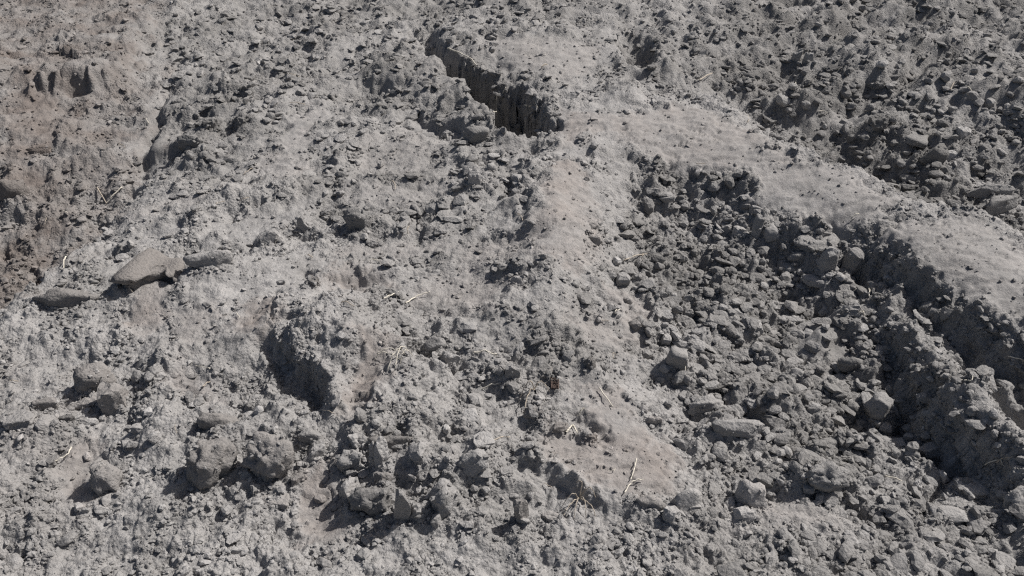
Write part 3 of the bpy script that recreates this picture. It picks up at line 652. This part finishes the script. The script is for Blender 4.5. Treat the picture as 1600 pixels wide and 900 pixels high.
 (817, 803, 24, 36, 'upright', .95, 10, 'brown upright slab at the bottom, right of centre'),
 (862, 808, 32, 26, 'block', 1.25, 0, 'pale block right of the brown upright slab, bottom'),
 (808, 440, 24, 20, 'block', 1.2, 0, 'pale clod on the pale track right of centre'),
 (930, 376, 22, 18, 'block', 1.1, 0, 'clod with a dark shaded side at the right edge of the pale track'),
 (1360, 205, 22, 16, 'block', 1.2, 0, 'grey block right under the dark lumpy clod, upper right'),
 (330, 196, 26, 22, 'lump', .8, 0, 'dark round clod among the crumbs of the upper left ridge'),
 (378, 188, 34, 26, 'lump', .85, 0, 'broad lumpy clod at the foot of the upper left ridge'),
 (1270, 640, 26, 20, 'block', 1.2, 0, 'grey angular clod in the lower moist hollow, left of the round pale one'),
 (60, 235, 40, 18, 'block', 1.0, 0, 'low brown block on the brown slope, upper left'),
]
def clod(me, x, y, z, rz, tilt, col, sink, **kw):
    o = put('soil_clod', me, M_CLOD, **kw)
    o.location = (x, y, z - sink); o.rotation_euler = (tilt[0], tilt[1], rz); o.color = (*[float(min(max(q, .02), .55)) for q in col], 1)
    return o
EXTRA = []
hx = np.array([h[0] for h in HERO], float); hy = np.array([h[1] + .30 * h[3] for h in HERO], float)
hX, hY, hZ = spots(hx, hy); _, hC, _, _, _ = look(hX, hY)
for k, h in enumerate(HERO):                               # soil banked up round each clod
    sc_ = depth_of(hX[k], hY[k], hZ[k]) / FPX; wd = h[2] * sc_; vis = h[3] * sc_; R = .55 * max(wd, vis)
    m = (np.abs(GX - hX[k]) < 2 * R) & (np.abs(GY - hY[k]) < 2 * R)
    q = np.exp(-(((GX[m] - hX[k]) / (.62 * wd)) ** 2 + ((GY[m] - hY[k]) / (.62 * min(wd, vis) + .01)) ** 2) ** 1.3)
    GZ[m] += (.24 if h[2] < 40 else .15) * min(vis, wd) * q * (1 + .6 * fbm(GX[m] * 30, GY[m] * 30, 700 + k, 2)); gsm[m] *= 1 - .6 * q; GC[m] *= (1 + (min(max(h[5], .75), 1.1) - 1) * .6 * q)[:, None]
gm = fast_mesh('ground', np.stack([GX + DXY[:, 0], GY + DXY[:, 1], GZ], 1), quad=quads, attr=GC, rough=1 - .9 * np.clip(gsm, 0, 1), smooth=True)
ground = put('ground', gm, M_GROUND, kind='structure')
vis_ = np.flatnonzero((steep > .45) & (np.abs(GX) < .8 * GY + .3) & (GY < 7)); p_ = 1 / (1 + GY[vis_] ** 2) ; p_ = p_ * np.repeat(np.gradient(v), len(u))[vis_] * np.repeat(wy, len(u))[vis_]
for q in rng.choice(vis_, 5200, p=p_ / p_.sum()): EXTRA.append((GX[q] + DXY[q, 0], GY[q] + DXY[q, 1], GZ[q], -1))

for k, (px, py, w, h, kind, tone, turn, label) in enumerate(HERO):
    dp = depth_of(hX[k], hY[k], hZ[k]); s = dp / FPX; a = math.atan2(CAM_H - hZ[k], hY[k])
    wd = w * s; vis = h * s
    if kind == 'slab': dep = .85 * vis / math.sin(a); ht = max(.35 * vis, .25 * wd * .5)
    elif kind == 'upright': dep = .55 * wd + .1 * vis; ht = vis / math.cos(a) * 1.05
    else: dep = ht = 1.12 * vis / (math.sin(a) + math.cos(a))
    ht *= 1.5; big = w > 40
    P, F = clod_mesh(900 + k, (wd * 1.05, dep * 1.05, ht), kind, 4 if w > 56 else 3)
    me = fast_mesh('soil_clod', P, tri=F, smooth=kind in ('smooth',) or big)
    o = clod(me, hX[k], hY[k] + dep * .1, hZ[k], math.radians(turn), (random.uniform(-.12, .12), random.uniform(-.12, .12)), hC[k] * (1 + (.75 if tone < 1 else .5) * (tone - 1)) * (np.array((.87, .85, .835)) if ('brown' in label or 'big pair' in label) else 1), ht * (.24 if w > 40 else .30 if kind == 'smooth' else .38), label=label, cat='soil clod', group='clods of soil')
    Mx = Matrix.Translation(o.location) @ o.rotation_euler.to_matrix().to_4x4(); Mx = np.array(Mx); PW = P @ Mx[:3, :3].T + Mx[:3, 3]
    top = np.flatnonzero(PW[:, 2] > PW[:, 2].min() + .62 * np.ptp(PW[:, 2])); nt = int(w * (.12 if kind in ('smooth', 'upright') else .8 if kind == 'lump' else .3)); nr = int(w * 1.3)
    for q in rng.choice(top, nt): EXTRA.append((*PW[q], k))
    for q in range(nr):
        an = rng.uniform(0, 6.283); rr = rng.uniform(.38, .75); EXTRA.append((hX[k] + wd * rr * math.cos(an), hY[k] + dep * .1 + dep * rr * math.sin(an), None, k))

# the saddle shaped clod: two humps and a scooped front
P, F = clod_mesh(4321, (2, 2, 1.3), 'block', 4); P[:, 2] -= .65; x, y, z = P.T
P[:, 2] += np.where(z > -.2, .38 * np.exp(-((x + .45) / .40) ** 2) + .12 * np.exp(-((x - .7) / .25) ** 2) - .18, 0)
scoop = sstep(.95, .55, np.hypot((x - .22) / .62, (P[:, 2] - .12) / .55)) * sstep(.2, -.5, y); P[:, 1] += .55 * scoop
sX, sY, sZ = (float(q[0]) for q in spots([238], [440])); s = depth_of(sX, sY, sZ) / FPX
P *= np.array([52 * s, 52 * s, 32 * s]); P[:, 2] -= P[:, 2].min()
clod(fast_mesh('soil_clod', P, tri=F, smooth=True), sX, sY + .03, sZ, math.radians(-6), (0, 0), look(sX, sY)[1][0] * np.array((.74, .715, .695)), .040, label='saddle shaped smooth clod with a scooped front, left of centre', cat='soil clod', group='clods of soil')

# the many alike clods: shared shapes, one object each
PROTO = []
for q in range(18):
    kind = ['block', 'lump', 'block', 'slab', 'smooth', 'block'][q % 6]; P, F = clod_mesh(5000 + q, {'slab': (1, .75, .4)}.get(kind, (1, .8, .75)), kind, 2)
    me = fast_mesh('soil_clod', P, tri=F, smooth=False); me.materials.append(M_CLOD); PROTO.append(me)
FIELDS = [  # pixel polygon, how many, size range in px, label, group
 ([(960, 345), (1085, 265), (1165, 275), (1225, 345), (1310, 430), (1300, 560), (1400, 700), (1250, 780), (1120, 740), (1060, 660), (1010, 590), (945, 440)], 95, (13, 27), 'loose dark clod among the many covering the moist hollow right of centre', 'loose clods in the moist hollow'),
 ([(1130, 110), (1600, 90), (1600, 340), (1480, 325), (1340, 255), (1240, 205)], 50, (11, 24), 'loose dark clod among the many on the churned ground, upper right', 'loose clods on the churned ground'),
 ([(380, 640), (520, 640), (700, 660), (840, 740), (820, 818), (560, 818), (400, 800)], 22, (13, 24), 'grey clod among the crumbly heap along the bottom, left of centre', 'clods of the bottom heap'),
 ([(1320, 440), (1400, 510), (1600, 690), (1600, 740), (1500, 640), (1400, 560)], 14, (12, 22), 'grey clod along the crest between the two cuts, right side', 'clods on the right crest'),
 ([(290, 165), (400, 95), (480, 110), (430, 195), (340, 215)], 10, (10, 18), 'dark clod among the crumbs of the ridge at the upper left', 'clods on the upper left ridge'),
 ([(0, 600), (130, 600), (300, 640), (290, 800), (170, 815), (0, 815)], 12, (12, 22), 'pale clod on the crumbly slope at the lower left', 'clods on the lower left slope'),
]
def inside(px, py, pts):
    ins = np.zeros(px.shape, bool)
    for k in range(len(pts)):
        ax, ay = pts[k]; bx, by = pts[(k + 1) % len(pts)]
        ins ^= ((ay > py) != (by > py)) & (px < (bx - ax) * (py - ay) / (by - ay + 1e-9) + ax)
    return ins
import re
SHORT = {}
for h in HERO:
    t = re.split(r",| with | at | in | on | of | just | right | left | below | behind | under | lying | beside | leaning | directly | standing | touching | above | sunk | sticking | among | along | two | near | high | tilting | shaped heap | against | reaching ", h[7])[0].strip()
    if t.split()[-1] not in ('clod', 'slab', 'block', 'chip', 'knob', 'flake', 'sliver', 'hummock', 'heap', 'hump', 'stub', 'lump', 'prong', 'plank'): continue
    SHORT.setdefault(t, []).append((h[0], h[1]))
SHORT = [(t, *p[0]) for t, p in SHORT.items() if len(p) == 1 and len(t.split()) >= 3]
USED = set()
def place_label(px, py, d, tone, shape, where):
    """what the clod looks like and which neighbour it lies beside"""
    look_ = ('small' if d < 15 else 'fair sized' if d < 20 else 'large') + ' ' + ('dark' if tone < .9 else 'pale' if tone > 1.22 else 'grey') + ' ' + shape + ' clod'
    near = sorted(SHORT, key=lambda q: (q[1] - px) ** 2 + (q[2] - py) ** 2)
    for t, a, b in near[:6]:
        dx, dy = px - a, py - b
        side = ('right of' if dx > 0 else 'left of') if abs(dx) > 2.2 * abs(dy) else ('below' if dy > 0 else 'above') if abs(dy) > 2.2 * abs(dx) else ('lower ' if dy > 0 else 'upper ') + ('right of' if dx > 0 else 'left of')
        far_ = math.hypot(dx, dy)
        for lab in (f"{look_} {'close ' if far_ < 45 else 'well ' if far_ > 110 else ''}{side} the {t}",):
            if lab not in USED and len(lab.split()) <= 16: USED.add(lab); return lab
    return None
taken = [(h[0], h[1], .5 * max(h[2], h[3])) for h in HERO]
for pts, n, (lo, hi), label, group in FIELDS:
    cand = rng.uniform([min(p[0] for p in pts), min(p[1] for p in pts)], [max(p[0] for p in pts), max(p[1] for p in pts)], (n * 30, 2))
    cand = cand[inside(cand[:, 0], cand[:, 1], pts)]; got = []
    for px, py in cand:
        if len(got) == n: break
        d = lo + (hi - lo) * rng.random() ** 2.2
        if all((px - a) ** 2 + ((py - b) * 1.3) ** 2 > (r + d * .55) ** 2 for a, b, r in taken):
            taken.append((px, py, d * .5)); got.append((px, py, d))
    got = np.array(got); X, Y, Z = spots(got[:, 0], got[:, 1]); C = look(X, Y)[1]
    for k in range(len(got)):
        D = got[k, 2] * depth_of(X[k], Y[k], Z[k]) / FPX; tone = float(np.exp(.16 * rng.standard_normal())) * (1.25 if rng.random() < .2 else 1)
        pk = int(rng.integers(0, len(PROTO))); lab = place_label(got[k, 0], got[k, 1], got[k, 2], tone, ('angular', 'lumpy', 'angular', 'flat', 'rounded', 'angular')[pk % 6], label) or label
        o = clod(PROTO[pk], X[k], Y[k], Z[k], rng.uniform(0, 6.28), (rng.uniform(-.4, .4), rng.uniform(-.4, .4)), C[k] * tone, D * .18, label=lab, cat='soil clod', group=group)
        o.scale = (D * 1.05, D * rng.uniform(.85, 1.2), D * rng.uniform(.8, 1.2))

# ------------------------------------------------------------------ crumbs nobody could count
cm, n1 = crumbs('soil_crumbs', 44000, 1, 2.7, .026, 2.1, .005, 21, .9, extra=EXTRA)
put('soil_crumbs', cm, M_GROUND, kind='stuff', label='fine grey soil crumbs strewn over the ground', cat='soil crumbs')
cm, n2 = crumbs('soil_lumps', 9500, 2, 6.5, .055, 2.4, .013, 22, .5, .62)
put('soil_lumps', cm, M_GROUND, kind='stuff', label='small loose lumps of soil strewn over the ground', cat='soil lumps')
cm, n3 = crumbs('soil_flakes', 2600, 2, 9.0, .085, 2.0, .022, 23, .5, .5, wet_only=True)
put('soil_flakes', cm, M_GROUND, kind='stuff', label='loose flakes of dark moist soil strewn over the hollows', cat='soil flakes')
print('crumbs', n1, n2, n3)

# ------------------------------------------------------------------ dry stalks and roots
def tube(paths, r0, r1, sides=6):
    co = []; fa = []
    for path in paths:
        n = len(path); base = len(co)
        for k, p in enumerate(path):
            t = (path[min(k + 1, n - 1)] - path[max(k - 1, 0)]).normalized(); a = t.orthogonal().normalized(); b = t.cross(a)
            rr = r0 + (r1 - r0) * k / (n - 1)
            for q in range(sides): w = 2 * math.pi * q / sides; co.append(p + a * math.cos(w) * rr + b * math.sin(w) * rr)
        for k in range(n - 1):
            for q in range(sides): c = base + k * sides; fa.append((c + q, c + (q + 1) % sides, c + sides + (q + 1) % sides, c + sides + q))
        fa.append(tuple(base + q for q in range(sides))[::-1]); fa.append(tuple(base + (n - 1) * sides + q for q in range(sides)))
    me = bpy.data.meshes.new('stalk'); me.from_pydata([c[:] for c in co], [], fa); me.update()
    for f in me.polygons: f.use_smooth = len(f.vertices) == 4
    return me

def ground_path(pix, lift, arch=0., steps=8):
    """a stalk through photo pixels, resting on the ground at its ends"""
    X, Y, Z = spots([p[0] for p in pix], [p[1] for p in pix]); A = [Vector((X[k], Y[k], Z[k] + lift)) for k in range(len(pix))]
    out = []
    for k in range(len(A) - 1):
        for q in range(steps):
            t = q / steps; p0 = A[max(k - 1, 0)]; p1 = A[k]; p2 = A[k + 1]; p3 = A[min(k + 2, len(A) - 1)]
            out.append(.5 * ((2 * p1) + (p2 - p0) * t + (2 * p0 - 5 * p1 + 4 * p2 - p3) * t * t + (3 * p1 - p0 - 3 * p2 + p3) * t ** 3))
    out.append(A[-1]); n = len(out)
    gz = look([p.x for p in out], [p.y for p in out])[0]
    for k, p in enumerate(out):
        p.z = max(p.z, gz[k] + lift * .6) + arch * math.sin(math.pi * k / (n - 1)) + .002 * math.sin(k * 1.7)
    return out

STALKS = [
 ([(154, 300), (168, 322)], 'left stalk of a crossed pair on the brown slope edge'), ([(193, 299), (167, 323)], 'right stalk of a crossed pair on the brown slope edge'),
 ([(105, 405), (102, 426)], 'short white stalk above the large dark smooth clod'), ([(-8, 303), (16, 292)], 'pale stalk touching the brown clod at the left edge'),
 ([(318, 610), (330, 601)], 'short dry stalk on the tan patch, lower left'), ([(114, 703), (108, 718), (88, 727)], 'bent pale stalk beside the smooth tan patch, bottom left'),
 ([(739, 556), (776, 557)], 'level pale straw just below the centre'), ([(749, 615), (779, 603)], 'pale straw below the level one, near the centre'),
 ([(765, 696), (797, 687)], 'straw reaching right from the plate shaped clod'), ([(994, 721), (990, 738), (985, 754)], 'upright straw at the right rim of the brown patch'),
 ([(975, 775), (987, 759), (1005, 753)], 'bowed pale root at the lower tip of the brown patch'), ([(1537, 731), (1566, 732)], 'white straight straw at the right edge, lower one of two'),
 ([(1555, 727), (1564, 720), (1578, 721)], 'white bent straw at the right edge, upper one of two'), ([(1380, 750), (1408, 755)], 'pale straw left of the long crack, lower right'),
 ([(600, 472), (615, 467), (628, 460)], 'pale bent straw beside the brown dip'), ([(634, 477), (652, 466), (672, 460)], 'grey straw right of the brown dip'),
 ([(975, 411), (1005, 400)], 'thin pale straw at the left edge of the moist hollow'), ([(1328, 348), (1341, 338)], 'short white straw at the top of the rut'),
 ([(1356, 448), (1357, 467)], 'short white stalk standing on the crest by the rut'), ([(1336, 498), (1353, 503)], 'thin straw lying beside the rounded crest clod'),
 ([(846, 110), (855, 104)], 'tiny white straw on the pale ground right of the slot'), ([(820, 171), (840, 175)], 'white root poking from the right wall of the slot'),
 ([(776, 166), (784, 152), (790, 140)], 'thin root hanging in the middle of the slot'), ([(700, 88), (730, 100), (745, 108)], 'root lying along the far rim of the slot'),
 ([(1483, 145), (1489, 134)], 'short pale straw on the dark ground, upper right'), ([(1573, 562), (1602, 574)], 'pale straw at the right edge in the shaded rut'),
 ([(1500, 598), (1514, 603), (1516, 590)], 'curled pale root on the right crest'), ([(936, 610), (958, 640)], 'thin stalk along the upper edge of the brown patch'),
 ([(1092, 130), (1112, 118)], 'grey stick on the ridge near the top edge'), ([(1068, 560), (1070, 590)], 'thin upright straw below the fractured clod'),
 ([(640, 470), (600, 478)], 'faint straw crossing the brown dip edge'), ([(1495, 805), (1560, 770)][:2], 'long pale stalk across the bottom right slabs'),
]
STALKS.pop(); STALKS.pop()
for k, (pix, label) in enumerate(STALKS):
    dp = depth_of(*[float(q[0]) for q in spots([pix[0][0]], [pix[0][1]])]); r = .0011 * dp * .85
    put('dry_stalk', tube([ground_path(pix, .010, .006 * (k % 3))], r, r * .6), M_STRAW if k % 4 else M_ROOT, label=label, cat='stalk', group='dry stalks')

LIT = [(px, py) for px, py in zip(rng.uniform(20, 1580, 400), rng.uniform(95, 810, 400)) if all((px - a) ** 2 + (py - b) ** 2 > (r + 22) ** 2 for a, b, r in taken[:len(HERO)])]
n_lit = 0
for px, py in LIT:
    if n_lit == 36: break
    near = min(SHORT, key=lambda q: (q[1] - px) ** 2 + (q[2] - py) ** 2)
    if math.hypot(near[1] - px, near[2] - py) > 150: continue
    dx, dy = px - near[1], py - near[2]; side = ('right of' if dx > 0 else 'left of') if abs(dx) > 1.6 * abs(dy) else ('below' if dy > 0 else 'above') if abs(dy) > 1.6 * abs(dx) else ('lower ' if dy > 0 else 'upper ') + ('right of' if dx > 0 else 'left of')
    label = f"small scrap of dry straw {side} the {near[0]}"
    if label in USED: continue
    USED.add(label); n_lit += 1
    a = rng.uniform(0, 6.28); l = rng.uniform(5, 13); c, q = math.cos(a) * l, math.sin(a) * l * .6; bend = rng.uniform(-4, 4)
    pix = [(px - c, py - q), (px + bend, py + bend * .6), (px + c, py + q)]
    dp = depth_of(*[float(w_[0]) for w_ in spots([px], [py])]); r = .0011 * dp * rng.uniform(.4, .7)
    put('dry_stalk', tube([ground_path(pix, .008, rng.uniform(0, .012), 4)], r, r * .6, 5), M_STRAW if rng.random() < .5 else M_ROOT, label=label, cat='stalk', group='scraps of dry straw')

def tuft(name, paths_px, label, mat, r, lift=.012, arch=.02):
    put(name, tube([ground_path(p, lift, arch * (1 + .5 * (k % 3))) for k, p in enumerate(paths_px)], r, r * .5, 5), mat, label=label, cat='roots')
tuft('root_tuft', [[(586, 568), (600, 562), (626, 567)], [(618, 582), (627, 560), (639, 553)], [(606, 585), (622, 566), (634, 560)], [(590, 560), (612, 556), (630, 562)], [(626, 575), (634, 562), (645, 560)]], 'tuft of dry arching roots on the right shoulder of the knoll', M_STRAW, .0022)
tuft('root_tuft', [[(905, 784), (890, 800), (880, 812)], [(905, 784), (900, 800), (896, 818)], [(905, 784), (912, 800), (915, 816)], [(905, 782), (920, 776), (930, 785)], [(905, 782), (908, 768), (900, 762)], [(903, 786), (893, 790), (876, 800)], [(906, 785), (922, 800), (930, 812)]], 'tuft of dry roots spreading at the bottom edge, right of centre', M_ROOT, .002)
tuft('root_tuft', [[(835, 613), (824, 630), (819, 652)], [(835, 613), (845, 612), (858, 618)], [(835, 613), (826, 616), (812, 628)]], 'forked dry root beside the smooth dark round clod', M_ROOT, .0024)
tuft('dead_leaf', [[(884, 680), (889, 674), (894, 668)], [(894, 668), (898, 674), (902, 680)], [(903, 652), (908, 648), (913, 641)]], 'pale dry leaf shreds at the rim of the brown patch', M_STRAW, .004, .008, .004)
tuft('stubble_tuft', [[(862 + q * 2, 612), (861 + q * 2.3, 602), (860 + q * 2.6, 594)] for q in range(6)], 'dark reddish tuft of stubble above the brown patch', M_DARKSTUB, .003, .008, .0)
